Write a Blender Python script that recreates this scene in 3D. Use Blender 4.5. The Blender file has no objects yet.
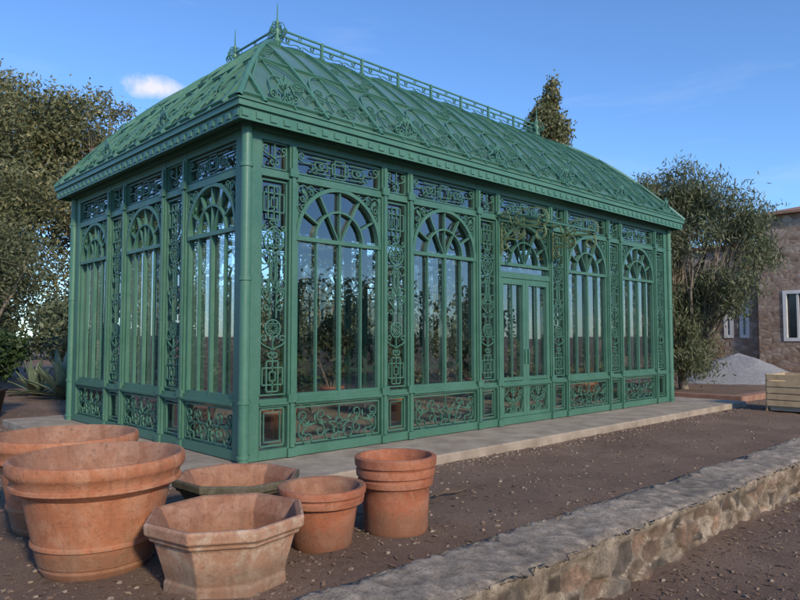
import bpy, math, random
import numpy as np
from mathutils import Vector, noise as mn
random.seed(7); rng=np.random.default_rng(7)
scene=bpy.context.scene
CAM=np.array([-4.365,-7.277,1.5]); RX=np.array([.7224,-.6915]); FY=np.array([.6915,.7224])
def c2w(X,Y):
    p=CAM[:2]+X*RX+Y*FY
    return float(p[0]),float(p[1])
GZ=-.12
# ---------------------------------------------------------------- mesh builder
class MB:
    def __init__(s): s.v=[];s.f=[];s.n=0
    def add(s,v,f):
        v=np.asarray(v,float).reshape(-1,3); f=np.asarray(f,int).reshape(-1,4)
        s.v.append(v); s.f.append(f+s.n); s.n+=len(v)
    def obj(s,name,mat,parent=None,smooth=False,col=None):
        v=np.concatenate(s.v); f=np.concatenate(s.f)
        me=bpy.data.meshes.new(name)
        me.vertices.add(len(v)); me.vertices.foreach_set('co',v.astype(np.float32).ravel())
        me.loops.add(len(f)*4); me.loops.foreach_set('vertex_index',f.astype(np.int32).ravel())
        me.polygons.add(len(f)); me.polygons.foreach_set('loop_start',(np.arange(len(f))*4).astype(np.int32))
        me.polygons.foreach_set('use_smooth',np.full(len(f),bool(smooth)))
        me.update(calc_edges=True)
        if col is not None:
            at=me.color_attributes.new('col','FLOAT_COLOR','POINT')
            at.data.foreach_set('color',np.asarray(col,np.float32).ravel())
        me.materials.append(mat)
        ob=bpy.data.objects.new(name,me); scene.collection.objects.link(ob)
        if parent: ob.parent=parent
        return ob
def empty(name):
    e=bpy.data.objects.new(name,None); scene.collection.objects.link(e); e.empty_display_size=.2; return e
BF=[[0,1,3,2],[4,6,7,5],[0,4,5,1],[2,3,7,6],[0,2,6,4],[1,5,7,3]]
def ident(a,z,o): return np.stack([a,o,z],-1)
def box(mb,a0,a1,z0,z1,o0,o1,M=ident):
    A=np.array([a0]*4+[a1]*4,float);Z=np.array([z0,z0,z1,z1]*2,float);O=np.array([o0,o1]*4,float)
    mb.add(M(A,Z,O),BF)
def bar(mb,p,w,o0,o1,M,closed=False):
    p=np.asarray(p,float)
    if closed: p=np.concatenate([p,p[:1]])
    t=np.gradient(p,axis=0)
    if closed: t[0]=t[-1]=p[1]-p[-2]
    t/=np.linalg.norm(t,axis=1)[:,None]+1e-9
    q=np.stack([-t[:,1],t[:,0]],1)*w/2
    L=p+q;R=p-q;n=len(p)
    V=np.stack([M(L[:,0],L[:,1],np.full(n,o0)),M(L[:,0],L[:,1],np.full(n,o1)),M(R[:,0],R[:,1],np.full(n,o1)),M(R[:,0],R[:,1],np.full(n,o0))],1).reshape(-1,3)
    i=np.arange(n-1)[:,None]*4
    F=np.concatenate([np.concatenate([i+k,i+(k+1)%4,i+4+(k+1)%4,i+4+k],1) for k in range(4)])
    F=np.concatenate([F,[[0,1,2,3],[(n-1)*4+k for k in (3,2,1,0)]]])
    mb.add(V,F)
def tube(mb,pts,rad,n=8):
    pts=np.asarray(pts,float); m=len(pts); rad=np.broadcast_to(np.asarray(rad,float),(m,))
    t=np.gradient(pts,axis=0); t/=np.linalg.norm(t,axis=1)[:,None]+1e-9
    ref=np.array([.31,.17,.93]) if abs(t[:,2]).mean()<.8 else np.array([.9,.4,.1])
    a=np.cross(t,ref); a/=np.linalg.norm(a,axis=1)[:,None]; b=np.cross(t,a)
    th=np.arange(n)/n*2*np.pi
    V=(pts[:,None]+rad[:,None,None]*(np.cos(th)[None,:,None]*a[:,None]+np.sin(th)[None,:,None]*b[:,None])).reshape(-1,3)
    F=[]
    k=np.arange(n)
    for i in range(m-1): F.append(np.stack([i*n+k,i*n+(k+1)%n,(i+1)*n+(k+1)%n,(i+1)*n+k],1))
    mb.add(V,np.concatenate(F))
def lathe(mb,prof,n,c=(0,0,0),rot=0,wob=0):
    prof=np.asarray(prof,float); th=np.arange(n)/n*2*np.pi+rot; m=len(prof)
    r=prof[:,0][:,None]*(1+wob*np.sin(2*th+1)[None,:])
    V=np.stack([c[0]+r*np.cos(th),c[1]+r*np.sin(th),c[2]+np.repeat(prof[:,1][:,None],n,1)],-1).reshape(-1,3)
    k=np.arange(n); F=[np.stack([i*n+k,i*n+(k+1)%n,(i+1)*n+(k+1)%n,(i+1)*n+k],1) for i in range(m-1)]
    mb.add(V,np.concatenate(F))
# ---------------------------------------------------------------- materials
def newmat(name):
    m=bpy.data.materials.new(name); m.use_nodes=True; nt=m.node_tree
    for n in list(nt.nodes):
        if n.type not in('OUTPUT_MATERIAL','BSDF_PRINCIPLED'): nt.nodes.remove(n)
    return m,nt,nt.nodes['Principled BSDF'],nt.nodes['Material Output']
def N(nt,t,**k):
    n=nt.nodes.new(t)
    for a,b in k.items(): setattr(n,a,b)
    return n
def ramp(nt,fac,stops):
    r=nt.nodes.new('ShaderNodeValToRGB'); e=r.color_ramp.elements
    while len(e)<len(stops): e.new(.5)
    for i,(p,c) in enumerate(stops):
        e[i].position=p; e[i].color=(*c,1) if len(c)==3 else c
    nt.links.new(fac,r.inputs[0]); return r.outputs[0]
def noise(nt,scale,detail=6,rough=.6,coord=None,dist=0):
    n=N(nt,'ShaderNodeTexNoise'); n.inputs['Scale'].default_value=scale; n.inputs['Detail'].default_value=detail
    n.inputs['Roughness'].default_value=rough; n.inputs['Distortion'].default_value=dist
    if coord is not None: nt.links.new(coord,n.inputs['Vector'])
    return n.outputs['Fac']
def mixc(nt,f,a,b,mode='MIX'):
    m=N(nt,'ShaderNodeMix',data_type='RGBA',blend_type=mode)
    for s,val in ((0,f),(6,a),(7,b)):
        if hasattr(val,'is_output'): nt.links.new(val,m.inputs[s])
        else: m.inputs[s].default_value=val if s==0 else (*val,1)
    return m.outputs[2]
def bump(nt,h,strength,dist,bs):
    b=N(nt,'ShaderNodeBump'); b.inputs['Strength'].default_value=strength; b.inputs['Distance'].default_value=dist
    nt.links.new(h,b.inputs['Height']); nt.links.new(b.outputs[0],bs.inputs['Normal'])
def ocoord(nt): return N(nt,'ShaderNodeTexCoord').outputs['Object']
def geo(nt): return N(nt,'ShaderNodeNewGeometry')
def simple(name,c1,c2,scale=5,rough=.7,bs=.2,bd=.01,metal=0):
    m,nt,b,o=newmat(name); co=ocoord(nt)
    f=noise(nt,scale,6,.65,co); nt.links.new(ramp(nt,f,[(.3,c1),(.7,c2)]),b.inputs['Base Color'])
    b.inputs['Roughness'].default_value=rough; b.inputs['Metallic'].default_value=metal
    if bs: bump(nt,noise(nt,scale*5,5,.7,co),bs,bd,b)
    return m
def paintmat(name,k=1.0):
    m,nt,b,o=newmat(name); co=ocoord(nt)
    f=noise(nt,2.2,5,.7,co); f2=noise(nt,28,4,.7,co)
    c=ramp(nt,f,[(.3,(.044*k,.135*k,.092*k)),(.7,(.068*k,.18*k,.128*k))])
    dirt=ramp(nt,f2,[(.5,(0,0,0)),(.8,(.45,.45,.45))])
    c=mixc(nt,dirt,c,(.15*k,.21*k,.165*k)); nt.links.new(c,b.inputs['Base Color'])
    nt.links.new(ramp(nt,f,[(.3,(.35,)*3),(.7,(.55,)*3)]),b.inputs['Roughness'])
    return m
PAINT=paintmat('green_paint'); PAINT2=paintmat('green_paint_roof',1.15)
def glassmat(name,tint,base,refl=1.0,pw=3.0):
    m,nt,b,o=newmat(name); nt.nodes.remove(b)
    tr=N(nt,'ShaderNodeBsdfTransparent'); tr.inputs[0].default_value=(*tint,1)
    gl=N(nt,'ShaderNodeBsdfGlossy'); gl.inputs['Roughness'].default_value=.01; gl.inputs[0].default_value=(.95,.98,1,1)
    lw=N(nt,'ShaderNodeLayerWeight'); lw.inputs[0].default_value=.5
    p=N(nt,'ShaderNodeMath',operation='POWER'); nt.links.new(lw.outputs['Facing'],p.inputs[0]); p.inputs[1].default_value=pw
    q=N(nt,'ShaderNodeMath',operation='MULTIPLY_ADD'); nt.links.new(p.outputs[0],q.inputs[0]); q.inputs[1].default_value=refl; q.inputs[2].default_value=base
    mx=N(nt,'ShaderNodeMixShader'); nt.links.new(q.outputs[0],mx.inputs[0]); nt.links.new(tr.outputs[0],mx.inputs[1]); nt.links.new(gl.outputs[0],mx.inputs[2])
    nt.links.new(mx.outputs[0],o.inputs[0])
    return m
GLASS=glassmat('window_glass',(.9,.94,.92),.13,.8,2.0)
def roofglass():
    m,nt,b,o=newmat('roof_panel'); co=ocoord(nt)
    f=noise(nt,1.2,7,.7,co)
    nt.links.new(ramp(nt,f,[(.3,(.06,.135,.108)),(.7,(.11,.205,.168))]),b.inputs['Base Color'])
    b.inputs['Roughness'].default_value=.2
    return m
ROOF=roofglass()
def leafmat(name,cols,tl=.3):
    m,nt,b,o=newmat(name); g=geo(nt)
    f=noise(nt,.9,3,.6,g.outputs['Position'])
    a=N(nt,'ShaderNodeMath',operation='MULTIPLY_ADD'); nt.links.new(g.outputs['Random Per Island'],a.inputs[0]); a.inputs[1].default_value=.55
    s=N(nt,'ShaderNodeMath',operation='MULTIPLY'); nt.links.new(f,s.inputs[0]); s.inputs[1].default_value=.5; nt.links.new(s.outputs[0],a.inputs[2])
    c=ramp(nt,a.outputs[0],[(.15,cols[0]),(.5,cols[1]),(.85,cols[2])])
    nt.links.new(c,b.inputs['Base Color']); b.inputs['Roughness'].default_value=.6
    t=N(nt,'ShaderNodeBsdfTranslucent'); nt.links.new(c,t.inputs[0])
    mx=N(nt,'ShaderNodeMixShader'); mx.inputs[0].default_value=tl
    nt.links.new(b.outputs[0],mx.inputs[1]); nt.links.new(t.outputs[0],mx.inputs[2]); nt.links.new(mx.outputs[0],o.inputs[0]); return m
OLIVE=leafmat('olive_leaves',[(.05,.072,.033),(.12,.145,.07),(.25,.255,.14)])
GUM=leafmat('gum_leaves',[(.07,.088,.038),(.16,.17,.078),(.34,.3,.14)])
DARKL=leafmat('dark_leaves',[(.015,.035,.012),(.04,.08,.025),(.09,.14,.045)])
BARK=simple('bark',(.12,.095,.07),(.36,.3,.24),6,.9,.6,.02)
def groundmat():
    m,nt,b,o=newmat('dirt_ground'); co=ocoord(nt)
    f=noise(nt,.6,7,.66,co); g=noise(nt,9,6,.75,co); h=noise(nt,55,4,.8,co)
    c=ramp(nt,f,[(.32,(.135,.08,.052)),(.5,(.22,.142,.097)),(.68,(.33,.232,.162))])
    c=mixc(nt,ramp(nt,g,[(.35,(0,0,0)),(.7,(.65,.65,.65))]),c,(.27,.18,.128))
    c=mixc(nt,ramp(nt,h,[(.5,(0,0,0)),(.66,(.8,.8,.8))]),c,(.095,.058,.04))
    v=N(nt,'ShaderNodeTexVoronoi'); v.inputs['Scale'].default_value=38; nt.links.new(co,v.inputs['Vector'])
    peb=ramp(nt,v.outputs['Distance'],[(.12,(1,1,1)),(.22,(0,0,0))])
    sel=ramp(nt,v.outputs['Color'],[(.75,(0,0,0)),(.78,(.45,.45,.45))])
    pm=mixc(nt,1.0,peb,sel,'MULTIPLY')
    c=mixc(nt,pm,c,(.34,.26,.2)); nt.links.new(c,b.inputs['Base Color']); b.inputs['Roughness'].default_value=.95
    ad=N(nt,'ShaderNodeMath',operation='ADD'); nt.links.new(g,ad.inputs[0]); nt.links.new(h,ad.inputs[1])
    ad2=N(nt,'ShaderNodeMath',operation='ADD'); nt.links.new(ad.outputs[0],ad2.inputs[0]); nt.links.new(pm,ad2.inputs[1])
    bump(nt,ad2.outputs[0],.9,.035,b); return m
DIRT=groundmat()
CONC=simple('old_concrete',(.22,.175,.135),(.43,.36,.28),2.5,.9,.5,.01)
def terra(name,a,bb,pale,amt):
    m,nt,b,o=newmat(name); co=ocoord(nt)
    f=noise(nt,3,6,.65,co); g=noise(nt,6,9,.75,co,.6)
    c=ramp(nt,f,[(.3,a),(.7,bb)])
    c=mixc(nt,ramp(nt,g,[(.46,(0,0,0)),(.64,(amt,)*3)]),c,pale)
    st=noise(nt,30,6,.85,co); c=mixc(nt,ramp(nt,st,[(.52,(0,0,0)),(.66,(.65,)*3)]),c,(a[0]*.42,a[1]*.5,a[2]*.6))
    mp=N(nt,'ShaderNodeMapping');mp.inputs['Scale'].default_value=(9,9,.9);nt.links.new(co,mp.inputs[0])
    c=mixc(nt,ramp(nt,noise(nt,1,5,.7,mp.outputs[0]),[(.48,(0,0,0)),(.72,(.5,)*3)]),c,(a[0]*.55,a[1]*.68,a[2]*.8))
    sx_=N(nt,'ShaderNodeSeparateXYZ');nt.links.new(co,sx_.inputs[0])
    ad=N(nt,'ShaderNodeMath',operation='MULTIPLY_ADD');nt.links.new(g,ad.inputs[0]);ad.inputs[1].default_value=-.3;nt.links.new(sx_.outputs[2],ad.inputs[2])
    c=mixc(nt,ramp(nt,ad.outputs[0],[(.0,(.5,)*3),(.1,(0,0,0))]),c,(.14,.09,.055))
    nt.links.new(c,b.inputs['Base Color']); b.inputs['Roughness'].default_value=.88
    bump(nt,noise(nt,45,6,.8,co),.6,.014,b); return m
TC1=terra('terracotta',(.38,.135,.062),(.52,.21,.105),(.56,.35,.23),.5)
TC2=terra('terracotta_weathered',(.38,.185,.11),(.48,.28,.18),(.6,.47,.35),.95)
TC3=terra('terracotta_red',(.33,.105,.05),(.44,.16,.082),(.5,.3,.2),.35)
TCD=terra('pot_dark_moss',(.07,.068,.045),(.14,.12,.08),(.22,.2,.15),.6)
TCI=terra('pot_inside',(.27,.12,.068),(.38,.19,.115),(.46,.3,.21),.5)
# ---------------------------------------------------------------- greenhouse
L,W=11.4,6.0
EO=.35; ZE=4.33; ZR=6.38; RA,RB=1.9,2.3
gh=empty('greenhouse')
frame=MB(); orn=MB(); glass=MB(); roof=MB(); rorn=MB(); rframe=MB(); pipes=MB()
Mf=lambda a,z,o: np.stack([a,-o,z],-1)
Ml=lambda a,z,o: np.stack([-o,a,z],-1)
Mb=lambda a,z,o: np.stack([a,W+o,z],-1)
Mr=lambda a,z,o: np.stack([L+o,a,z],-1)
def mk(kind,T=2.1,n=46):
    s=np.linspace(-T,T,n)
    ang=np.pi/2*s**2 if kind=='S' else np.pi/2*s*np.abs(s)
    d=s[1]-s[0]
    x=np.cumsum(np.cos(ang))*d; y=np.cumsum(np.sin(ang))*d
    p=np.stack([x,y],1)
    e0=p[:6].mean(0); e1=p[-6:].mean(0); p=p-e0; v=e1-e0
    R=np.array([[v[0],v[1]],[-v[1],v[0]]])/(v@v)
    return p@R.T
ST=mk('S'); CT=mk('C')
def scr(mb,p,q,M,kind='S',flip=1,w=.014,o0=.005,o1=.03):
    t=(ST if kind=='S' else CT).copy(); t[:,1]*=flip
    p=np.array(p,float);q=np.array(q,float);v=q-p
    R=np.array([[v[0],-v[1]],[v[1],v[0]]])
    bar(mb,p+t@R.T,w,o0,o1,M)
def ring(mb,c,r,M,w=.014,n=20,o0=.005,o1=.03,a0=0,a1=2*np.pi):
    full=abs(a1-a0-2*np.pi)<1e-6
    th=np.linspace(a0,a1,n,endpoint=not full)
    bar(mb,np.stack([c[0]+r*np.cos(th),c[1]+r*np.sin(th)],1),w,o0,o1,M,closed=full)
def line(mb,p,q,M,w=.014,o0=.005,o1=.03): bar(mb,np.array([p,q],float),w,o0,o1,M)
def rect(mb,a0,a1,z0,z1,M,w=.014,o0=.005,o1=.03):
    h=w/2
    line(mb,(a0,z0),(a1,z0),M,w,o0,o1);line(mb,(a0,z1),(a1,z1),M,w,o0,o1)
    line(mb,(a0,z0+h),(a0,z1-h),M,w,o0+.001,o1-.001);line(mb,(a1,z0+h),(a1,z1-h),M,w,o0+.001,o1-.001)
def pane(a0,a1,z0,z1,M,o=-.03):
    j=rng.normal(0,.003,4)
    glass.add(M(np.array([a0,a1,a1,a0],float),np.array([z0,z0,z1,z1],float),o+j),[[0,1,2,3]])
def leaf2(mb,c,ang,l,M,w=.03):
    t=np.linspace(0,1,5); p=np.stack([c[0]+np.cos(ang)*l*t,c[1]+np.sin(ang)*l*t],1)
    ww=np.array([.2,.8,1,.7,.1])*w
    q=np.array([-np.sin(ang),np.cos(ang)])
    Lp=p+q*ww[:,None]/2;Rp=p-q*ww[:,None]/2
    V=np.stack([M(Lp[:,0],Lp[:,1],np.full(5,.032)),M(Rp[:,0],Rp[:,1],np.full(5,.032))],1).reshape(-1,3)
    mb.add(V,[[2*i,2*i+1,2*i+3,2*i+2] for i in range(4)])
def dado(a0,a1,z0,z1,M):
    rect(orn,a0+.03,a1-.03,z0+.03,z1-.03,M,.02)
    c=(a0+a1)/2;hw=(a1-a0)/2-.06;zm=(z0+z1)/2;h=(z1-z0)
    for s in(-1,1):
        scr(orn,(c+s*hw*.12,z0+h*.3),(c+s*hw*.42,z0+h*.68),M,'S',s,.012)
        scr(orn,(c+s*hw*.5,z0+h*.3),(c+s*hw*.84,z0+h*.68),M,'S',s,.012)
        scr(orn,(c+s*hw*.3,z0+h*.22),(c+s*hw*.72,z0+h*.2),M,'C',-s,.012)
        scr(orn,(c+s*hw*.86,z0+h*.25),(c+s*hw*.86,z0+h*.5),M,'C',s,.012)
        for k in range(4): leaf2(orn,(c+s*hw*(.2+.2*k),zm+.03*(-1)**k),1.57-s*(.9-.5*k),.1,M)
    ring(orn,(c,zm),.05,M);line(orn,(c,z0+.04),(c,zm-.05),M);line(orn,(c,zm+.05),(c,z1-.04),M)
def frieze(a0,a1,z0,z1,M):
    rect(orn,a0+.03,a1-.03,z0+.03,z1-.03,M,.018)
    c=(a0+a1)/2;hw=(a1-a0)/2-.06;zm=(z0+z1)/2;h=z1-z0
    rect(orn,c-.14,c+.14,zm-.07,zm+.07,M);rect(orn,c-.09,c+.09,zm-.12,zm+.12,M,.014,.0,.024)
    for s in(-1,1):
        rect(orn,min(c+s*hw*.32,c+s*hw*.62),max(c+s*hw*.32,c+s*hw*.62),zm-.05,zm+.05,M)
        line(orn,(c+s*.14,zm),(c+s*hw*.32,zm),M)
        scr(orn,(c+s*hw*.68,zm-.07),(c+s*hw*.92,zm+.07),M,'S',s)
        line(orn,(c+s*hw*.25,zm+.1),(c+s*hw*.7,zm+.1),M);line(orn,(c+s*hw*.25,zm-.1),(c+s*hw*.7,zm-.1),M)
        ring(orn,(c+s*hw*.47,zm),.03,M,n=12)
def fret(c,z,w,h,M):
    rect(orn,c-w/2,c+w/2,z-h*.28,z+h*.28,M,.016);rect(orn,c-w*.28,c+w*.28,z-h/2,z+h/2,M,.016,0,.026)
    rect(orn,c-w*.14,c+w*.14,z-h*.14,z+h*.14,M,.014)
    line(orn,(c,z-h/2),(c,z-h*.14),M);line(orn,(c,z+h*.14),(c,z+h/2),M)
def pilaster(a0,a1,M):
    c=(a0+a1)/2;w=a1-a0
    pane(a0,a1,.1,4.05,M)
    rect(orn,a0+.025,a1-.025,.79,3.5,M,.018)
    fret(c,3.22,w*.72,.42,M);fret(c,1.02,w*.72,.38,M)
    for z,r in((2.72,.14),(1.62,.11)):
        ring(orn,(c,z),r,M,.018);ring(orn,(c,z),r*.6,M);
        for k in range(8):
            an=k*np.pi/4;line(orn,(c+.03*np.cos(an),z+.03*np.sin(an)),(c+r*.95*np.cos(an),z+r*.95*np.sin(an)),M,.012)
    for s in(-1,1):
        line(orn,(c+s*.05,1.75),(c+s*.05,2.58),M)
        scr(orn,(c+s*.045,2.95),(c+s*.13,2.9),M,'C',s);scr(orn,(c+s*.11,2.45),(c+s*.1,2.2),M,'C',s)
        scr(orn,(c+s*.05,1.3),(c+s*.13,1.48),M,'S',s);scr(orn,(c+s*.1,2.08),(c+s*.1,1.9),M,'S',s)
    rect(orn,c-.07,c+.07,2.08,2.22,M);line(orn,(c,1.21),(c,1.51),M);line(orn,(c,2.86),(c,3.01),M)
    rect(orn,a0+.03,a1-.03,3.66,3.99,M,.016)
    for s in(-1,1): scr(orn,(c+s*.05,3.75),(c+s*.13,3.9),M,'S',s)
    line(orn,(c,3.67),(c,3.98),M)
    rect(orn,a0+.04,a1-.04,.16,.62,M,.022);rect(orn,a0+.09,a1-.09,.21,.57,M,.012)
def fan(a0,a1,M,zt=3.53):
    c=(a0+a1)/2;R=(a1-a0)/2-.03;zs=zt-R
    ring(frame,(c,zs),R,M,.05,32,-.03,.05,0,np.pi)
    ring(frame,(c,zs),R*.58,M,.028,26,-.03,.035,0,np.pi)
    for k in (1,2,3,4,5):
        an=np.pi*k/6;line(frame,(c+R*.6*np.cos(an),zs+R*.6*np.sin(an)),(c+R*.97*np.cos(an),zs+R*.97*np.sin(an)),M,.024,-.025,.03)
    for k in (2,3,4):
        an=np.pi*k/6; r0=.0 if k==3 else .05
        line(frame,(c+r0*np.cos(an),zs+.02),(c+R*.56*np.cos(an),zs+R*.56*np.sin(an)),M,.02,-.024,.028)
    box(frame,a0,a1,zs-.035,zs+.02,-.03,.045,M)
    for s in(-1,1):
        e=c+s*(R-.02)
        scr(orn,(e-s*.08,zt-.11),(e-s*.06,zt-R*.42),M,'C',-s,.014,.01,.04)
        scr(orn,(e-s*.2,zt-.07),(e-s*.07,zt-.19),M,'S',s,.013,.01,.04)
        scr(orn,(e-s*.36,zt-.04),(e-s*.22,zt-.1),M,'S',-s,.012,.01,.04)
        ring(orn,(e-s*.035,zt-R*.55),.028,M,.012,12)
        ring(orn,(e-s*.14,zt-.26),.03,M,.012,12);leaf2(orn,(e-s*.06,zt-.06),np.pi*(1.3 if s>0 else 1.7),.16,M,.05)
    return zs
def window(a0,a1,M):
    pane(a0,a1,.1,.66,M);pane(a0,a1,.7,3.6,M);pane(a0,a1,3.58,4.05,M)
    zs=fan(a0,a1,M);w=a1-a0
    box(frame,a0,a0+.05,.74,3.55,-.03,.03,M);box(frame,a1-.05,a1,.74,3.55,-.03,.03,M)
    for t,ww in((.24,.022),(.5,.045),(.76,.022)):
        box(frame,a0+w*t-ww/2,a0+w*t+ww/2,.74,zs-.036,-.025,.025 if ww<.04 else .034,M)
    box(frame,a0+.05,a1-.05,.74,.79,-.03,.028,M)
    dado(a0,a1,.12,.64,M);frieze(a0,a1,3.63,4.0,M)
def door(a0,a1,M):
    pane(a0,a1,.72,2.6,M);pane(a0,a1,2.6,4.05,M);pane(a0,a1,.08,.7,M)
    zs=fan(a0,a1,M);frieze(a0,a1,3.63,4.0,M)
    box(frame,a0,a1,2.56,2.66,-.03,.05,M)
    c=(a0+a1)/2
    for x0,x1 in((a0+.01,c-.004),(c+.004,a1-.01)):
        for b0,b1 in((x0,x0+.085),(x1-.085,x1)): box(frame,b0,b1,.125,2.55,-.035,.042,M)
        for b0,b1 in((.125,.19),(.75,.81),(2.45,2.55)): box(frame,x0+.085,x1-.085,b0,b1,-.034,.038,M)
        m=(x0+x1)/2
        for s in(-1,1):
            scr(orn,(m+s*.05,.27),(m+s*.17,.57),M,'S',s);scr(orn,(m+s*.15,.26),(m+s*.2,.45),M,'C',s);scr(orn,(m+s*.04,.55),(m+s*.1,.42),M,'C',s)
        line(orn,(m,.19),(m,.64),M)
        line(frame,(m,.81),(m,2.45),M,.018,-.02,.02)
    for s in(-1,1): box(frame,c+s*.05-.015,c+s*.05+.015,1.05,1.3,.043,.075,M)
def facade(M,Lw,segs,g_=0):
    prev=g_
    for k,a0,a1 in segs:
        box(frame,prev,a0,0,4.1,-.06,.06+g_,M)
        if a0-prev<.14:
            box(frame,prev+.03,a0-.03,.12,3.98,.061,.085,M)
            for z in (.0,.68,3.58): box(frame,prev-.012,a0+.012,z+.001,z+.11,.062,.1,M)
        prev=a1
        box(frame,a0,a1,0.001,.12,-.058,.065,M);box(frame,a0,a1,.64,.74,-.05,.055,M);box(frame,a0,a1,.665,.7,.055,.085,M)
        box(frame,a0,a1,3.54,3.63,-.05,.055,M);box(frame,a0,a1,4.0,4.099,-.055,.058,M)
        {'w':window,'p':pilaster,'d':door}[k](a0,a1,M)
    box(frame,prev,Lw-g_,0,4.1,-.06,.06+g_,M)
front=[('p',.15,.57)]
for k in range(5):
    a=.68+2.14*k; front.append(('d' if k==2 else 'w',a,a+1.5))
    if k<4: front.append(('p',a+1.61,a+2.03))
front.append(('p',10.85,11.25))
side=[('w',.2,1.55),('p',1.66,2.215),('w',2.325,3.675),('p',3.785,4.34),('w',4.45,5.8)]
facade(Mf,L,front);facade(Ml,W,side,.003)
back=[s if s[0]!='d' else ('w',s[1],s[2]) for s in front]
fo=orn; orn=MB(); facade(Mb,L,back);facade(Mr,W,side,.003); orn2=orn; orn=fo
for x,y in((-.07,-.07),(L+.07,-.07),(-.07,W+.07),(L+.07,W+.07)):
    tube(pipes,[(x,y,-.02),(x,y,.0),(x,y,4.2)],.065,20)
    for z in(.05,.7,2.2,3.6): tube(pipes,[(x,y,z),(x,y,z+.05)],.078,20)
def cornice(M,Lw,i):
    e=EO;g_=.004*(1+i);dz=.003*i
    box(frame,-.12+g_,Lw+.12-g_,4.101+dz,4.15+dz,-.05,.12,M)
    box(frame,-e+.1,Lw+e-.1,4.16+dz,4.18+dz,-.05,e-.065,M)
    box(rframe,-e+.035+g_,Lw+e-.035-g_,4.10+dz,4.249+dz,e-.06,e-.035,M)
    box(rframe,-e+g_,Lw+e-g_,4.25+dz,4.324+dz,e-.14,e,M)
    box(rframe,-e-.02+g_,Lw+e+.02-g_,4.325+dz,4.345+dz,e-.2,e+.02,M)
    n=int((Lw+2*e)/.2)
    for q in range(n+1):
        a=-e+.1+(Lw+2*e-.2)*q/n
        box(rframe,a-.045,a+.045,4.135,4.21,e-.036,e-.018,M)
for i,(M,l) in enumerate(((Mf,L),(Ml,W),(Mb,L),(Mr,W))): cornice(M,l,i%2)
# roof
P=1.55;H=ZR-ZE;Ds=RB+EO;De=RA+EO
def rm(side):
    D=Ds if side in'fb' else De
    def M(a,t,o):
        tc=np.clip(t,0,1); z=ZE+H*(1-(1-tc)**P); d=-EO+D*tc
        nz=D; nd=-H*P*(np.maximum(1-tc,0)**(P-1)); nn=np.hypot(nz,nd); d=d+nd/nn*o; z=z+nz/nn*o
        if side=='f': return np.stack([a,d,z],-1)
        if side=='b': return np.stack([a,W-d,z],-1)
        if side=='l': return np.stack([d,a,z],-1)
        return np.stack([L-d,a,z],-1)
    return M
T=np.linspace(0,1,23)
for sd in'fblr':
    M=rm(sd); Lw=L if sd in'fb' else W; Dh=De if sd in'fb' else Ds
    lo=-EO+Dh*T; hi=Lw+EO-Dh*T
    A=np.stack([lo,hi],1).ravel(); TT=np.repeat(T,2)
    roof.add(M(A,TT,np.full(46,-.01)),[[2*i,2*i+1,2*i+3,2*i+2] for i in range(22)])
    nb=int(round((Lw)/.475)); nb+=nb%2; xs=np.linspace(-.0,Lw,nb+1)
    for i,x in enumerate(xs):
        te=min(1,(x+EO)/Dh,(Lw+EO-x)/Dh)
        if te<.08: continue
        t=np.linspace(0,te,16); w=.045 if i%2==0 else .024;n_=16;hh=.045 if i%2==0 else .022
        V=np.stack([M(np.full(n_,x-w/2),t,np.full(n_,-.03)),M(np.full(n_,x-w/2),t,np.full(n_,hh)),M(np.full(n_,x+w/2),t,np.full(n_,hh)),M(np.full(n_,x+w/2),t,np.full(n_,-.03))],1).reshape(-1,3)
        F=[[j*4+k,j*4+(k+1)%4,j*4+4+(k+1)%4,j*4+4+k] for j in range(n_-1) for k in range(4)]
        rframe.add(V,F)
    for tt in(.03,.34,.68):
        a0=-EO+Dh*tt;a1=Lw+EO-Dh*tt
        A=np.array([a0,a0,a1,a1,a0,a0,a1,a1]);TT=np.array([tt-.004,tt+.004]*4);O=np.array([-.01]*4+[.03]*4)
        V=M(A,TT,O);rframe.add(V,[[0,1,5,4],[2,3,7,6],[0,2,6,4],[1,3,7,5],[4,5,7,6],[0,1,3,2]])
    LS=3.4
    Mo=lambda a,s,o,M=M:M(a,np.asarray(s)/LS,np.asarray(o)+.02)
    bays=xs[::2]
    for i in range(len(bays)-1):
        a0,a1=bays[i],bays[i+1];c=(a0+a1)/2;R=(a1-a0)/2
        def ok(a,s):
            t=s/LS; return a>-EO+Dh*t+.03 and a<Lw+EO-Dh*t-.03
        for rr,hh,ww in((1,1.5,.02),(.55,.8,.013)):
            th=np.linspace(0,np.pi,22)
            pts=[(c+R*rr*np.cos(q),.2+R*hh*1.2*np.sin(q)) for q in th]; pts=[p for p in pts if ok(*p)]
            if len(pts)>3: bar(rorn,np.array(pts),ww,0,.022,Mo)
        for s in(-1,1):
            for (p,q,k,f,w) in[((s*.12,.28),(s*.28,.55),'S',s,.012),((s*.4,.16),(s*.41,.34),'C',s,.011),((s*.1,1.3),(s*.3,1.6),'S',s,.013)]:
                if i%2 and q[1]>1.5: continue
                if ok(c+p[0],p[1]) and ok(c+q[0]+s*.1,q[1]+.1): scr(rorn,(c+p[0],p[1]),(c+q[0],q[1]),Mo,k,f,w,0,.022)
for sx in(0,1):
    for sy in(0,1):
        t=np.linspace(0,1,22);x=-EO+De*t;y=-EO+Ds*t;z=ZE+H*(1-(1-t)**P)+.015
        if sx:x=L-x
        if sy:y=W-y
        tube(pipes,np.stack([x,y,z],1),.04,8)
x0,x1,y0,y1=RA,L-RA,RB,W-RB
box(rframe,x0-.06,x1+.06,ZR-.04,ZR+.05,y0-.06,y1+.06)
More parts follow.
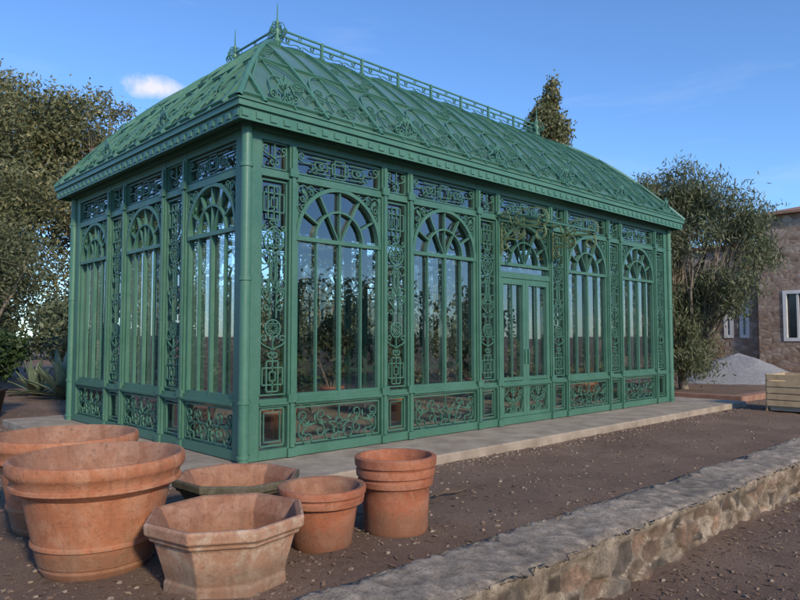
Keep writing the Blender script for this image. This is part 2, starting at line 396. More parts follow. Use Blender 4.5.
def finial(x,y,z,s=1.0,mb=rframe):
    lathe(pipes,np.array([(.05,0),(.05,.12),(.09,.15),(.05,.2),(.03,.26),(.075,.33),(.03,.4),(.02,.46),(.045,.5),(.015,.55),(.006,.85),(.0,.86)])*s,10,(x,y,z))
    for k in range(4):
        an=k*np.pi/2+.4
        Mk=lambda a,zz,o,an=an:np.stack([x+a*np.cos(an)-o*np.sin(an),y+a*np.sin(an)+o*np.cos(an),z+zz],-1)
        scr(rorn,(.06*s,.12*s),(.15*s,.3*s),Mk,'S',1,.014,-.008,.008);scr(rorn,(.07*s,.42*s),(.12*s,.3*s),Mk,'C',-1,.012,-.008,.008)
for x in(x0,x1):
    for y in(y0,y1): finial(x,y,ZR+.03,.95)
def rail(M,a0,a1):
    n=max(1,int(round((a1-a0)/.95)));xs=np.linspace(a0,a1,n+1)
    for x in xs: box(rframe,x-.022,x+.022,ZR+.05,ZR+.42,-.022,.022,M)
    for z in(ZR+.1,ZR+.3,ZR+.4): box(rframe,a0,a1,z-.013,z+.013,-.015,.015,M)
    for i in range(n):
        c=(xs[i]+xs[i+1])/2;h=(xs[i+1]-xs[i])/2
        for s in(-1,1):
            scr(rorn,(c+s*h*.12,ZR+.15),(c+s*h*.5,ZR+.25),M,'S',s,.014,-.008,.008);scr(rorn,(c+s*h*.6,ZR+.25),(c+s*h*.92,ZR+.15),M,'S',-s,.014,-.008,.008)
        ring(rorn,(c,ZR+.35),.03,M,.012,10,-.008,.008)
rail(lambda a,z,o:np.stack([a,y0+o,z],-1),x0,x1);rail(lambda a,z,o:np.stack([a,y1+o,z],-1),x0,x1)
rail(lambda a,z,o:np.stack([x0+o,a,z],-1),y0+.03,y1-.03);rail(lambda a,z,o:np.stack([x1+o,a,z],-1),y0+.03,y1-.03)
def crest(M,a):
    z=ZE+.02;o=.22
    for s in(-1,1):
        scr(rorn,(a+s*.05,z+.07),(a+s*.16,z+.2),M,'S',s,.018,o,o+.025);scr(rorn,(a+s*.2,z+.05),(a+s*.1,z+.06),M,'C',s,.016,o,o+.025)
        scr(rorn,(a+s*.03,z+.3),(a+s*.1,z+.2),M,'C',-s,.016,o,o+.025)
    line(rorn,(a,z),(a,z+.46),M,.02,o,o+.025)
    for an in(.9,1.57,2.24): leaf2(rorn,(a,z+.3),an,.14,lambda A,Z,O:M(A,Z,O+o),.045)
    ring(rorn,(a,z+.14),.04,M,.014,12,o,o+.025)
for k,a0,a1 in front:
    if k=='p': crest(Mf,(a0+a1)/2);crest(Mb,(a0+a1)/2)
for k,a0,a1 in side:
    if k=='p': crest(Ml,(a0+a1)/2);crest(Mr,(a0+a1)/2)
cano=MB()
for a in(4.93,6.49):
    Mc=lambda o,z,q,a=a:np.stack([a+q,-o,z],-1)
    line(cano,(.1,3.42),(.98,3.36),Mc,.03,-.012,.012);line(cano,(.115,2.95),(.115,3.5),Mc,.025,-.013,.013)
    scr(cano,(.22,3.08),(.5,3.27),Mc,'S',1,.024,-.012,.012);scr(cano,(.55,3.3),(.88,3.25),Mc,'C',-1,.024,-.012,.012)
    scr(cano,(.19,3.3),(.36,3.33),Mc,'C',1,.02,-.01,.01);scr(cano,(.9,3.46),(.55,3.5),Mc,'C',1,.02,-.01,.01)
    scr(cano,(.18,3.6),(.4,3.48),Mc,'S',1,.02,-.01,.01)
pth=np.linspace(0,1,9)
cg=MB()
for i in range(8):
    o0_,o1_=.07+.95*pth[i],.07+.95*pth[i+1];z0_,z1_=3.62-.2*pth[i]**2,3.62-.2*pth[i+1]**2
    cg.add([(4.85,-o0_,z0_),(6.57,-o0_,z0_),(6.57,-o1_,z1_),(4.85,-o1_,z1_)],[[0,1,2,3]])
cano2=MB()
for a in np.linspace(4.85,6.57,5):
    bar(cano2,np.stack([.07+.95*pth,3.62-.2*pth**2],1),.02,-.01,.01,lambda o,z,q,a=a:np.stack([a+q,-o,z],-1))
box(cano2,4.84,6.58,3.4,3.425,1.0,1.025,Mf);box(cano2,4.84,6.58,3.605,3.63,.101,.12,Mf)
frame.obj('frame',PAINT,gh);orn.obj('ironwork',PAINT,gh);orn2.obj('ironwork_rear',PAINT,gh);glass.obj('glazing',GLASS,gh)
roof.obj('roof_panels',ROOF,gh,True);rframe.obj('roof_ribs_and_gutter',PAINT2,gh);rorn.obj('roof_ironwork',PAINT2,gh);pipes.obj('downpipes_and_finials',PAINT2,gh,True)
cano.obj('door_canopy_brackets',simple('canopy_sunlit_paint',(.14,.2,.09),(.24,.29,.13),6,.5,0),gh);cano2.obj('door_canopy_ribs',PAINT,gh);cg.obj('door_canopy_glass',GLASS,gh)  # bracket green is yellowed: grazing sunlight painted into the colour
sl=MB()
box(sl,-.95,12.9,-.3,-.012,-1.25,W+1.0)
so=sl.obj('concrete_apron',CONC)
bm=so.modifiers.new('b','BEVEL');bm.width=.02;bm.segments=2
fl=MB();box(fl,.07,L-.07,-.02,.01,.07,W-.07);fl.obj('floor',simple('floor_tiles',(.25,.2,.15),(.38,.32,.25),3,.8),gh)
# ---------------------------------------------------------------- ground
def axis(lo,hi,c,fine,growth):
    out=[c];st=fine
    while out[-1]<hi: out.append(out[-1]+st);st=min(st*growth,40)
    st=fine
    while out[0]>lo: out.insert(0,out[0]-st);st=min(st*growth,40)
    return out
xs=axis(-400,500,-1.5,.07,1.02);ys=sorted(axis(-400,500,-2.5,.07,1.02)+[-4.2,-4.26,-4.3])
def gz(x,y):
    base=GZ if y>-4.25 else -.47
    n=mn.fractal(Vector((x*.35,y*.35,0)),1,2,4)*.03+mn.fractal(Vector((x*2.3,y*2.3,3)),1,2,4)*.018
    d=math.hypot(x-3,y)
    if y<-4.25: n*=1.6
    base+= max(0,d-60)*.006*(0.6+.4*math.sin(x*.02))
    if -1.1<x<13 and -1.4<y<7.1: n=min(n,0)-.01
    return base+n
g=MB();V=[(x,y,gz(x,y)) for y in ys for x in xs];nx=len(xs);ny=len(ys)
i,j=np.meshgrid(np.arange(nx-1),np.arange(ny-1));i=i.ravel();j=j.ravel()
g.add(V,np.stack([j*nx+i,j*nx+i+1,(j+1)*nx+i+1,(j+1)*nx+i],1))
g.obj('ground',DIRT,None,True)
def pebbles(name,n,reg,smin,smax,mat):
    mb=MB();k=0
    while k<n:
        x,y=reg()
        if -.98<x<12.93 and -1.28<y<7.05: continue
        if -4.6<y<-3.9: continue
        k+=1;s=smin+(smax-smin)*random.random()**4;z=gz(x,y);r=random.random()*6.28
        v=[];
        for lv,rr in((-.3,.8),(.15,1),(.55,.6)):
            for q in range(4):
                a=r+q*1.5708+random.uniform(-.3,.3);w=s*rr*random.uniform(.7,1.2);v.append((x+w*math.cos(a),y+w*math.sin(a)*.8,z+s*lv))
        f=[[l*4+q,l*4+(q+1)%4,l*4+4+(q+1)%4,l*4+4+q] for l in range(2) for q in range(4)]+[[8,9,10,11]]
        mb.add(v,f)
    mb.obj(name,mat)
def stoneleaf(name,cols,rough=.9):
    m,nt,b,o=newmat(name);g_=geo(nt)
    nt.links.new(ramp(nt,g_.outputs['Random Per Island'],[(0,cols[0]),(.6,cols[1]),(1,cols[2])]),b.inputs['Base Color']);b.inputs['Roughness'].default_value=rough;return m
PEB=stoneleaf('pebbles',[(.12,.08,.058),(.2,.14,.105),(.32,.255,.2)])
def r1():
    Y=2.8+18*random.random()**1.7;X=(random.random()-.5)*Y*1.4;return c2w(X,Y)
def r2():
    return random.uniform(-1,16),-1.25-abs(random.gauss(0,.28))
pebbles('gravel',12000,lambda:r1() if random.random()<.72 else r2(),.004,.03,PEB)
def r3():
    x=random.uniform(-2,22);return x,-4.62-random.random()**1.3*7
lit=MB()
for k in range(16000):
    x,y=r3() if k%3 else r1()
    if -.98<x<12.93 and -1.28<y<7.05 or -4.6<y<-3.9: continue
    z=gz(x,y)+.006;a=random.random()*6.28;l=random.uniform(.012,.042);w=l*random.uniform(.15,.45);ca,sa=math.cos(a),math.sin(a);t=random.uniform(-.01,.02)
    lit.add([(x-l*ca,y-l*sa,z),(x+w*sa,y-w*ca,z+t*.5),(x+l*ca,y+l*sa,z+t),(x-w*sa,y+w*ca,z+.004)],[[0,1,2,3]])
lit.obj('leaf_litter',stoneleaf('dry_leaves',[(.09,.055,.032),(.18,.115,.068),(.32,.23,.14)]))
# ---------------------------------------------------------------- low stone wall
def smooth(a,b,x):
    t=min(1,max(0,(x-a)/(b-a)));return t*t*(3-2*t)
wx=[-7.0]
while wx[-1]<34: wx.append(wx[-1]+(.018 if -3.5<wx[-1]<4 else max(.018,abs(wx[-1]+1)*.006)))
sec=[]
for z in np.linspace(-.3,-.02,6): sec.append((-3.98,z,0))
for y in np.linspace(-3.98,-4.54,26)[1:]: sec.append((y,-.02,1))
for z in np.linspace(-.02,-.62,30)[1:]: sec.append((-4.54,z,2))
V=[];C=[]
for x in wx:
    for (y,z,k) in sec:
        p=Vector((x,y,z));sc=4.2 if k==2 else 2.2
        q=Vector((x*sc*.7,y*sc,z*sc*1.35))+.3*mn.noise_vector(p*3)
        dd,pp=mn.voronoi(q,distance_metric='DISTANCE',exponent=2.5)
        e=dd[1]-dd[0];st=smooth(.03,.14,e);rnd=mn.cell(pp[0]*13.7);rnd2=mn.cell(pp[0]*7.1+Vector((5,5,5)))
        fn=mn.fractal(p*9,1,2,5);lo=mn.fractal(p*1.1,1,2,3)
        if k==2:
            tp=smooth(-.16,-.08,z)
            d=(.05*st*(0.3+1.0*rnd))*(1-tp)+.035*tp+.022*fn+.03*lo-.015;V.append((x,y-d,z+.012*fn))
        elif k==1:
            ed=min(abs(y+3.98),abs(y+4.54));tp=1;V.append((x,y+.04*lo+(.04*fn if ed<.08 else 0)-(.035*smooth(-4.3,-4.54,y)),z+.01*fn+.025*lo+.012*st*rnd-.03*smooth(.06,0,ed)))
        else: tp=0;V.append((x,y+.03*lo+.02*fn,z+.02*lo*(1 if z>-.05 else 0)))
        mort=np.array((.36,.3,.235));
        sc_=[(.2,.145,.11),(.31,.24,.18),(.27,.18,.13),(.4,.33,.26),(.17,.145,.125)][int(rnd*4.99)]
        sc_=np.array(sc_)*(.75+.5*rnd2)
        cov=st*.95*(1-tp) if k==2 else st*smooth(.6,.85,rnd2)*.5
        c=mort*(1-cov)+sc_*cov; c=c*(1+.5*fn+.35*lo); C.append((*np.clip(c,.03,.6),1))
ns=len(sec);nw_=len(wx);i,j=np.meshgrid(np.arange(ns-1),np.arange(nw_-1));i=i.ravel();j=j.ravel()
w=MB();w.add(V,np.stack([j*ns+i,j*ns+i+1,(j+1)*ns+i+1,(j+1)*ns+i],1))
m,nt,b,o=newmat('wall_stone');co=ocoord(nt);at=N(nt,'ShaderNodeVertexColor',layer_name='col')
f=noise(nt,9,9,.8,co);c=mixc(nt,.9,at.outputs[0],ramp(nt,f,[(.32,(.5,.47,.45)),(.68,(1.4,1.37,1.32))]),'MULTIPLY')
c=mixc(nt,ramp(nt,noise(nt,45,5,.85,co),[(.5,(0,0,0)),(.6,(.7,.7,.7))]),c,(.1,.08,.06));nt.links.new(c,b.inputs['Base Color']);b.inputs['Roughness'].default_value=.95
bump(nt,noise(nt,40,7,.85,co),.9,.02,b)
w.obj('low_stone_wall',m,None,True,C)
# ---------------------------------------------------------------- pots
def pot(name,X,Y,h,rt,rb,mat,n=72,kind=0,dark=TCI,rot=-30):
    x,y=c2w(X,Y);e=empty(name);e.location=(x,y,GZ-.01)
    mb=MB();t=.035 if kind!=1 else .045
    if kind==0:
        pr=[(0,.0),(rb*.96,0),(rb,.02),(rb+.012,.05),(rb+.003,.07)]
        for q in np.linspace(.1,.7,9):
            pr.append((rb+(rt*.9-rb)*(q**.92),h*q))
            if abs(q-.25)<.04: pr+=[(rb+(rt*.9-rb)*(q**.92)+.018,h*(q+.012)),(rb+(rt*.9-rb)*(q**.92)+.018,h*(q+.035)),(rb+(rt*.9-rb)*((q+.05)**.92),h*(q+.05))]
        pr+=[(rt*.92,h*.75),(rt*.955,h*.765),(rt*.955,h*.79),(rt*.93,h*.8),(rt*.945,h*.86),(rt*.985,h*.885),(rt*1.0,h*.91),(rt*1.0,h*.97),(rt*.985,h*.995),(rt*.95,h)]
    elif kind==2:
        pr=[(0,.0),(rb*.95,0),(rb,.03)]+[(rb+(rt*.88-rb)*q,h*q) for q in np.linspace(.08,.7,6)]+[(rt*.9,h*.73),(rt*.95,h*.74),(rt*.97,h*.82),(rt*.93,h*.84),(rt*.94,h*.87),(rt,h*.885),(rt*1.01,h*.97),(rt*.99,h*.995),(rt*.95,h)]
    elif kind==1:
        pr=[(0,0),(rb*.98,0),(rb,.015),(rb*1.0,.07),(rb*.97,.085),(rt*.87,h*.7),(rt*.89,h*.73),(rt*.93,h*.75),(rt*.94,h*.8),(rt*.99,h*.84),(rt*1.0,h*.97),(rt*.985,h*.995),(rt*.96,h)]
    lathe(mb,pr,n,(0,0,0),math.radians(12),.006 if n>8 else 0);mb.obj('pot_body',mat,e,n>8)
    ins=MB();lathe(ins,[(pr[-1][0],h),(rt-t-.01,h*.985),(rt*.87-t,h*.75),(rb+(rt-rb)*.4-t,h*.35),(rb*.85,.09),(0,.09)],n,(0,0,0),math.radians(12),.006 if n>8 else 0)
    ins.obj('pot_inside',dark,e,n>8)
    for q in e.children:
        if n==8:
            bv=q.modifiers.new('b','BEVEL');bv.width=.008;bv.segments=2;bv.limit_method='ANGLE';bv.angle_limit=.3
        else:
            es=q.modifiers.new('e','EDGE_SPLIT');es.split_angle=math.radians(40)
    e.rotation_euler=(random.uniform(-.01,.01),random.uniform(-.01,.01),random.uniform(0,.3) if n>8 else math.radians(rot))
    return e
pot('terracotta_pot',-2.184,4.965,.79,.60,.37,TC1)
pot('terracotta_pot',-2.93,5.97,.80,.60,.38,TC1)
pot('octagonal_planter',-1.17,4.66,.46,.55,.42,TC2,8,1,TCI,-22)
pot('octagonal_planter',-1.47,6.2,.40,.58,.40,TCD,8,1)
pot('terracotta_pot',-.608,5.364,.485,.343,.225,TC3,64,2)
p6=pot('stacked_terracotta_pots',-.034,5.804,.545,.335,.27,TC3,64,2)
mb=MB();lathe(mb,[(.28,.47),(.29,.5),(.325,.545),(.33,.56),(.345,.565),(.35,.63),(.335,.64),(.31,.64),(.29,.55),(.22,.2),(0,.2)],64);o6=mb.obj('inner_pot',TC3,p6,True)
es=o6.modifiers.new('e','EDGE_SPLIT');es.split_angle=math.radians(40)
# ---------------------------------------------------------------- trees
def leaves(mb,pts,ln,wd,up=0.0):
    n=len(pts);d=rng.normal(size=(n,3));d[:,2]+=up;d/=np.linalg.norm(d,axis=1)[:,None]
    e=np.cross(d,rng.normal(size=(n,3)));e/=np.linalg.norm(e,axis=1)[:,None]+1e-9
    l=ln*rng.uniform(.6,1.3,n)[:,None];w=wd*rng.uniform(.6,1.3,n)[:,None]
    V=np.stack([pts-d*l/2,pts+e*w/2,pts+d*l/2,pts-e*w/2],1).reshape(-1,3)
    mb.add(V,np.arange(n*4).reshape(-1,4))
def curve3(p,q,sag,n=7):
    p=np.array(p,float);q=np.array(q,float);t=np.linspace(0,1,n)[:,None]
    return p+(q-p)*t+np.sin(np.pi*t)*np.array(sag)+rng.normal(0,.03,(n,3))*np.linalg.norm(q-p)*.3*np.sin(np.pi*t)
def tree(name,X,Y,clumps,mat,nl,ln,wd,r0=.18,up=0,fork=.28,twig=10,base=GZ,sprd=.19):
    bx,by=c2w(X,Y)
    e=empty(name);tr=MB();lf=MB();cl=[]
    for(dx,dy,z,rx,rz) in clumps:
        q=dx*RX+dy*FY;cl.append((bx+q[0],by+q[1],z,rx,rz))
    top=max(c[2] for c in cl);cen=np.mean([c[:2] for c in cl],axis=0)
    fz=base+top*fork;fp=np.array([bx*.85+cen[0]*.15,by*.85+cen[1]*.15,fz])
    tube(tr,curve3((bx,by,base-.1),fp,(.05,.05,0)),np.linspace(r0,r0*.7,7),9)
    vol=np.array([c[3]**2*c[4] for c in cl]);vol/=vol.sum()
    for c,vv in zip(cl,vol):
        c3=np.array(c[:3]);pts=curve3(fp-np.array([0,0,random.random()*fz*.3]),c3,rng.normal(0,.15,3)+np.array([0,0,-.1]),9)
        tube(tr,pts,np.linspace(r0*.5,.02,9),6)
        n=int(nl*vv);k=max(6,n//90)
        u=rng.normal(size=(k,3));u/=np.linalg.norm(u,axis=1)[:,None];u*=rng.uniform(.25,1.12,(k,1))**.7
        sub=c3+u*np.array([c[3],c[3],c[4]])
        for s in sub[:twig]: tube(tr,curve3(pts[random.randint(4,8)],s,(0,0,0),5),np.linspace(.022,.007,5),4)
        idx=rng.integers(0,k,n);sg=np.array([c[3],c[3],c[4]])*sprd+.05
        leaves(lf,sub[idx]+rng.normal(size=(n,3))*sg,ln,wd,up)
    tr.obj('trunk_and_limbs',BARK,e,True);lf.obj('foliage',mat,e);return e
def blob(n,w,z0,z1,rr,dep=None,lim=None):
    out=[]
    for k in range(n):
        t=(k+random.random())/n;z=z0+(z1-z0)*t;ww=w*(math.sin(math.pi*(.18+.72*t)))
        dx=random.uniform(-ww,ww)
        if lim: dx=min(dx,lim(z))
        out.append((dx,random.uniform(-(dep or w),(dep or w))*.7,z,rr*random.uniform(.7,1.3),rr*random.uniform(.7,1.2)))
    return out
tree('gum_tree',-12.8,20,blob(18,2.4,3.2,8.7,1.1)+[(.6,0,8.9,.9,.7),(-.8,0,8.8,.9,.7)],GUM,40000,.17,.06,.2,fork=.3)
tree('gum_tree',-9.9,22,blob(17,2.0,3.0,8.6,1.05)+[(.3,0,9.1,.8,.6),(1.6,0,7.8,.8,.7),(-.9,0,8.6,.8,.7)],GUM,38000,.17,.06,.17,fork=.28)
tree('gum_tree',-16,24,blob(14,2.8,3.0,9.6,1.4),GUM,22000,.22,.08,.2)
tree('olive_tree',-11.2,17.5,blob(9,1.8,2.2,4.6,.7),OLIVE,14000,.12,.04,.14,fork=.35)
tree('olive_tree',-8.6,25,blob(10,2.2,2.6,7.0,1.0),OLIVE,14000,.18,.06,.16)
tree('poplar_tree',6.35,28,[(random.uniform(-.4,.3),0,4+k*.75,.8-.03*k,.65) for k in range(10)]+[(.1,0,11.8,.4,.7),(-.3,0,10.6,.6,.7),(.2,0,10.0,.65,.7)],GUM,26000,.2,.09,.16,up=.8,fork=.3)
tree('willow_tree',9.0,21.5,blob(34,2.5,.9,6.2,.75,2.0,lambda z:-.1+max(0,z-2.0)*1.0)+[(-1.7,0,5.0,.8,.9),(2.0,0,5.0,.8,.8),(2.4,0,4.3,.6,.6),(0,0,6.4,.8,.6),(1,0,6.1,.7,.6),(-1,0,6.1,.7,.6)],OLIVE,60000,.2,.038,.16,up=1.2,fork=.12,twig=16,sprd=.22)
for k,(X,Y,hh) in enumerate([(-3.5,32,7),(1,34,6.5),(11.6,33,6.0),(4.5,36,6),(9,40,7.5)]):
    tree('background_tree',X,Y,blob(10,2.4,1.6,hh,1.3),OLIVE if k!=3 else DARKL,9000,.28,.12,.2)
def belt(name,pts,nl,ln,mat,rad=2.4):
    mb=MB();tr=MB();e=empty(name)
    for(x,y,h) in pts:
        tube(tr,curve3((x,y,-.5),(x,y,h*.6),(.2,.1,0)),np.linspace(.25,.1,7)*min(1,h/5),6)
        k=26;u=rng.normal(size=(k,3));u/=np.linalg.norm(u,axis=1)[:,None];u*=rng.uniform(.3,1.1,(k,1))
        sub=np.array([x,y,h*.5])+u*np.array([rad,rad,h*.48]);idx=rng.integers(0,k,nl)
        leaves(mb,sub[idx]+rng.normal(size=(nl,3))*min(.5,h*.12),ln,ln*.5)
    tr.obj('trunks',BARK,e,True);mb.obj('foliage',mat,e)
pts=[]
for k in range(30):
    Y=random.uniform(44,62);X=-44+k*3.4+random.uniform(-1,1)
    if X>24: continue
    x,y=c2w(X,Y);pts.append((x,y,random.uniform(3.5,7)))
belt('distant_trees',pts,1600,.5,OLIVE)
pts=[]
for k in range(17):
    X=-19+k*1.75+random.uniform(-.4,.4);Y=27+random.uniform(-2,3)
    if X>9: continue
    x,y=c2w(X,Y);pts.append((x,y,random.uniform(1.8,3.6)))
belt('background_shrubs',pts,1700,.22,OLIVE,1.4)
pts=[]
for(X,Y,h) in[(14,-10,6),(18,-8,6.5),(22,-5,6),(25,-1,6.5),(27,3,5.5),(29,8,5),(30,13,4.5),(23,-2,5),(26,6,4.5),(-16,-16,6),(-11,-19,6.5),(-5,-21,6),(1,-21,6.5),(7,-19,6),(11,-14,6)]:
    x,y=c2w(X,Y);pts.append((x,y,h))
belt('tree_row',pts,2200,.42,OLIVE,2.6)
def shrub(name,X,Y,z0,r,h,n,mat,ln,wd,world=False):
    x,y=(X,Y) if world else c2w(X,Y);mb=MB();k=22
    u=rng.normal(size=(k,3));u/=np.linalg.norm(u,axis=1)[:,None];u*=rng.uniform(.3,1.0,(k,1))
    sub=np.array([x,y,z0+h*.55])+u*np.array([r,r,h*.45]);idx=rng.integers(0,k,n)
    e=empty(name)
    leaves(mb,sub[idx]+rng.normal(size=(n,3))*r*.16,ln,wd,.3);mb.obj('foliage',mat,e)
    tr=MB()
    for s in sub[:12]: tube(tr,curve3((x,y,z0-.1),s,(0,0,0),6),np.linspace(.02,.006,6),5)
    tr.obj('stems',BARK,e,True);return e
BLK=simple('black_plastic',(.012,.012,.012),(.03,.03,.03),8,.5,0)
s=shrub('potted_shrub',-8.35,13.6,.45,.7,1.45,3800,DARKL,.17,.07)
mb=MB();x,y=c2w(-8.35,13.6);lathe(mb,[(0,0),(.3,0),(.4,.55),(.43,.56),(.43,.62),(.38,.62),(.36,.5),(0,.5)],28,(x,y,GZ));mb.obj('pot',BLK,s,True)
def agave(name,x,y,z,s,n=26):
    mb=MB();e=empty(name)
    for k in range(n):
        a=k*2.4;el=.25+1.2*k/n;l=s*random.uniform(.8,1.1)
        t=np.linspace(0,1,6);r=l*t*math.cos(el);zz=l*t*math.sin(el)-.25*l*t**2*math.cos(el);w=np.array([.07,.1,.1,.08,.05,.004])*s
        px=x+r*math.cos(a);py=y+r*math.sin(a);qx=-math.sin(a);qy=math.cos(a)
        V=[];
        for i in range(6): V+=[(px[i]-qx*w[i],py[i]-qy*w[i],z+zz[i]+.03*s),(px[i],py[i],z+zz[i]),(px[i]+qx*w[i],py[i]+qy*w[i],z+zz[i]+.03*s)]
        mb.add(V,[[3*i+j,3*i+j+1,3*i+j+4,3*i+j+3] for i in range(5) for j in range(2)])
    mb.obj('leaves',AG,e,True)
AG=simple('agave_leaf',(.1,.15,.09),(.24,.28,.18),4,.5,0)
x,y=c2w(-8.9,18);agave('agave_plant',x,y,GZ,1.5)
x,y=c2w(-10.2,19);agave('agave_plant',x,y,GZ,1.1)
for k,(x,y) in enumerate([(1.2,4.6),(3.2,5.1),(5.0,4.7),(7.6,5.0),(9.8,4.6),(2.4,2.7),(8.6,2.4),(1.4,1.4),(4.2,1.7),(10.3,1.5),(1.0,3.1)]):
    s=shrub('greenhouse_plant',x,y,.3,.5,random.uniform(.9,1.7),1300,DARKL if k%2 else OLIVE,.18,.07,world=True)
    mb=MB();lathe(mb,[(0,0),(.18,0),(.26,.36),(.28,.36),(.28,.42),(.24,.42),(.22,.36),(0,.36)],24,(x,y,.012));mb.obj('pot',TC3,s,True)
# ---------------------------------------------------------------- stone house
def housestone():
    m,nt,b,o=newmat('house_stone');co=ocoord(nt)
    mp=N(nt,'ShaderNodeMapping');mp.inputs['Scale'].default_value=(1,1,1.5);nt.links.new(co,mp.inputs[0])
    v=N(nt,'ShaderNodeTexVoronoi',feature='F1');v.inputs['Scale'].default_value=3.0;nt.links.new(mp.outputs[0],v.inputs['Vector'])
    v2=N(nt,'ShaderNodeTexVoronoi',feature='DISTANCE_TO_EDGE');v2.inputs['Scale'].default_value=3.0;nt.links.new(mp.outputs[0],v2.inputs['Vector'])
    c=ramp(nt,v.outputs['Color'],[(.1,(.24,.15,.1)),(.5,(.38,.26,.185)),(.9,(.48,.37,.29))])
    c=mixc(nt,ramp(nt,v2.outputs['Distance'],[(.02,(1,1,1)),(.07,(0,0,0))]),c,(.3,.235,.18))
    c=mixc(nt,.6,c,ramp(nt,noise(nt,6,8,.7,co),[(.3,(.6,.6,.6)),(.7,(1.2,1.2,1.2))]),'MULTIPLY')
    nt.links.new(c,b.inputs['Base Color']);b.inputs['Roughness'].default_value=.95;bump(nt,v2.outputs['Distance'],.6,.05,b);return m
HS=housestone();WH=simple('white_paint',(.65,.63,.58),(.8,.78,.73),5,.6,0);DG=simple('dark_glass',(.02,.025,.03),(.04,.05,.06),3,.1,0);TILE=simple('roof_tile',(.25,.13,.085),(.38,.23,.16),4,.85)
hs=empty('stone_house');wl=MB();Mh=lambda a,z,o:np.stack([31.0-o,a,z],-1)
def wallopen(mb,a0,a1,z0,z1,ops,M,th=.45):
    ops=sorted(ops);prev=a0
    for(b0,b1,c0,c1) in ops:
        box(mb,prev,b0,z0,z1,-th,0,M);box(mb,b0,b1,z0,c0,-th,0,M);box(mb,b0,b1,c1,z1,-th,0,M);prev=b1
    box(mb,prev,a1,z0,z1,-th,0,M)
ops1=[(-4.5,-3.2,1.3,3.7),(-.6,.7,1.3,3.7),(2.05,3.3,1.35,3.75)]
ops2=[(4.95,5.4,1.5,3.3),(5.7,6.15,1.5,3.3),(8.5,9.6,1.5,3.4),(11.5,12.6,1.5,3.4)]
wallopen(wl,-8,4.4,-.3,7.4,ops1,Mh);wallopen(wl,4.4,15,-.3,6.1,ops2,lambda a,z,o:Mh(a,z,o-.35))
box(wl,31.45,41,-.3,7.4,-8,-7.55);box(wl,31.45,41,-.3,7.4,3.95,4.4);box(wl,40.55,41,-.3,7.4,-7.55,3.95)
box(wl,31.8,41,-.3,6.1,14.55,15);box(wl,40.5,40.95,-.3,6.1,4.4,14.55)
wl.obj('walls',HS,hs)
wf=MB();wg=MB()
for ops,off in((ops1,0),(ops2,-.35)):
    for(b0,b1,c0,c1) in ops:
        M=lambda a,z,o,off=off:Mh(a,z,o+off)
        for q in((b0,b0+.16,c0,c1),(b1-.16,b1,c0,c1),(b0+.16,b1-.16,c0,c0+.16),(b0+.16,b1-.16,c1-.16,c1)): box(wf,q[0],q[1],q[2],q[3],-.12,.04,M)
        if b1-b0>.8: box(wf,(b0+b1)/2-.05,(b0+b1)/2+.05,c0+.16,c1-.16,-.1,.0,M)
        box(wg if b1-b0>.8 else wf,b0+.16,b1-.16,c0+.16,c1-.16,-.2,-.17,M)
wf.obj('window_frames',WH,hs);wg.obj('window_glass',DG,hs)
rf=MB();box(rf,30.7,41.3,7.4,7.52,-8.3,4.7);box(rf,31.1,41.2,6.1,6.22,4.72,15.3)
rf.add([(30.8,-8.2,7.52),(41.2,-8.2,7.52),(41.2,4.6,7.52),(30.8,4.6,7.52),(35,-3,8.6),(37,-3,8.6),(37,0,8.6),(35,0,8.6)],[[0,1,5,4],[1,2,6,5],[2,3,7,6],[3,0,4,7],[4,5,6,7]])
rf.obj('roof',TILE,hs)
def heap(name,X,Y,r,h,mat):
    x,y=c2w(X,Y);mb=MB();n=60;m=22;V=[]
    for i in range(m+1):
        for k in range(n):
            a=k/n*6.2832;rr=r*i/m*(1+.18*math.sin(2*a+1)+.08*math.sin(5*a));px=x+rr*math.cos(a);py=y+rr*math.sin(a)
            t=i/m;z=h*(1-t)**1.0*(1-.25*(1-t))+mn.fractal(Vector((px*1.5,py*1.5,0)),1,2,5)*.1*(1-t*.7)
            V.append((px,py,GZ-.06+max(0,z)))
    F=[[i*n+k,i*n+(k+1)%n,(i+1)*n+(k+1)%n,(i+1)*n+k] for i in range(m) for k in range(n)]
    mb.add(V,F);mb.obj(name,mat,None,True)
heap('gravel_heap',13.0,26,2.6,1.5,simple('grey_gravel',(.26,.255,.25),(.48,.475,.47),12,.95,.8,.06))
heap('earth_heap',16,23,2.2,.35,simple('red_earth',(.2,.11,.07),(.32,.19,.13),5,.95,.8,.04))
kb=MB()
box(kb,13.6,22,-.15,.03,-.9,-.6);box(kb,13.6,13.9,-.15,.03,-.599,4)
kb.obj('brick_edging',simple('brick',(.24,.12,.08),(.36,.21,.15),7,.9))
cr=empty('wooden_crate');cx,cy=c2w(8.85,15.0);mb=MB()
for lv in range(5):
    for(a0,a1,b0,b1) in((-.6,.6,-.5,-.47),(-.6,.6,.47,.5),(-.6,-.57,-.47,.47),(.57,.6,-.47,.47)): box(mb,cx+a0,cx+a1,.02+lv*.14,.02+lv*.14+.12,cy+b0,cy+b1)
for a in(-.57,.52):
    for c in(-.53,.501): box(mb,cx+a,cx+a+.06,-.1,.72,cy+c,cy+c+.029)
mb.obj('slats',simple('pale_wood',(.38,.27,.16),(.56,.43,.27),5,.8),cr)
box2=MB();box(box2,cx-.55,cx+.55,-.08,.5,cy-.45,cy+.45);box2.obj('contents',simple('sacks',(.3,.27,.22),(.42,.38,.32),4,.9),cr)
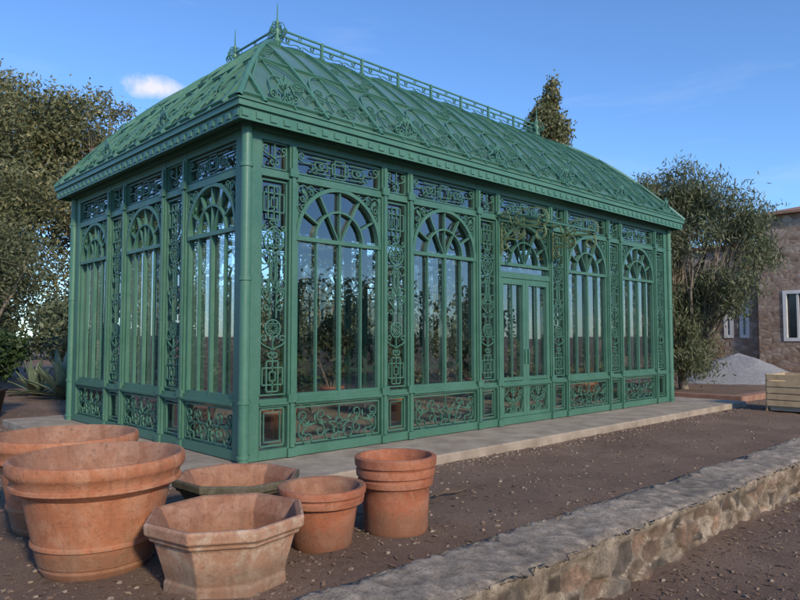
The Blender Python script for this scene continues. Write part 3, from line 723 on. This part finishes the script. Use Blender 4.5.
mb=MB();x,y=c2w(.35,6.9);tube(mb,[(x,y,-.09),(x+.15,y+.02,-.08),(x+.3,y-.03,-.09),(x+.5,y,-.09)],[.012,.016,.012,.006],6);mb.obj('fallen_stick',simple('stick_wood',(.08,.055,.035),(.16,.11,.07),8,.9),None,True)
# ---------------------------------------------------------------- light, sky, camera
SE=math.radians(26);sx,sy=.5,-.866
sd=sx*RX+sy*FY;sd=sd/np.linalg.norm(sd)
sv=Vector((sd[0]*math.cos(SE),sd[1]*math.cos(SE),math.sin(SE)))
su=bpy.data.lights.new('sun','SUN');su.energy=3.7;su.angle=math.radians(5);su.color=(1,.85,.64)
so=bpy.data.objects.new('sun',su);scene.collection.objects.link(so);so.rotation_euler=sv.to_track_quat('Z','Y').to_euler()
wd=bpy.data.worlds.new('World');scene.world=wd;wd.use_nodes=True;nt=wd.node_tree;bg=nt.nodes['Background']
sk=N(nt,'ShaderNodeTexSky',sky_type='NISHITA');sk.sun_disc=False;sk.sun_elevation=SE;sk.sun_rotation=math.atan2(sd[0],sd[1]);sk.air_density=1.0;sk.dust_density=.2;sk.ozone_density=2.5
tc=N(nt,'ShaderNodeTexCoord');vm=N(nt,'ShaderNodeVectorMath',operation='SUBTRACT');nt.links.new(tc.outputs['Generated'],vm.inputs[0]);vm.inputs[1].default_value=(.375,.865,.333)
mp=N(nt,'ShaderNodeVectorMath',operation='MULTIPLY');nt.links.new(vm.outputs[0],mp.inputs[0]);mp.inputs[1].default_value=(1,1,2.6)
ln=N(nt,'ShaderNodeVectorMath',operation='LENGTH');nt.links.new(mp.outputs[0],ln.inputs[0])
nz=noise(nt,22,8,.65,tc.outputs['Generated'])
s1=N(nt,'ShaderNodeMath',operation='MULTIPLY_ADD');nt.links.new(nz,s1.inputs[0]);s1.inputs[1].default_value=.09;nt.links.new(ln.outputs['Value'],s1.inputs[2])
cm=ramp(nt,s1.outputs[0],[(.05,(.8,)*3),(.085,(0,0,0))])
st=N(nt,'ShaderNodeMapping');st.inputs['Scale'].default_value=(1.5,1.5,7);nt.links.new(tc.outputs['Generated'],st.inputs[0])
wz=ramp(nt,noise(nt,1.6,8,.6,st.outputs[0],.3),[(.55,(0,0,0)),(.85,(.2,)*3)])
skc=mixc(nt,1.0,sk.outputs[0],(.82,1.1,1.45),'MULTIPLY')
c=mixc(nt,wz,skc,(6.5,6.8,7.4));c=mixc(nt,cm,c,(7.0,6.6,6.5));nt.links.new(c,bg.inputs[0]);bg.inputs[1].default_value=.15
cd=bpy.data.cameras.new('camera');cam=bpy.data.objects.new('camera',cd);scene.collection.objects.link(cam)
cam.location=CAM;cam.rotation_euler=(math.radians(93.22),0,math.radians(-43.75));cd.lens=30.375;cd.sensor_width=36;cd.clip_end=2000;cd.clip_start=.05
scene.camera=cam
scene.view_settings.view_transform='Standard';scene.view_settings.look='None';scene.view_settings.exposure=0
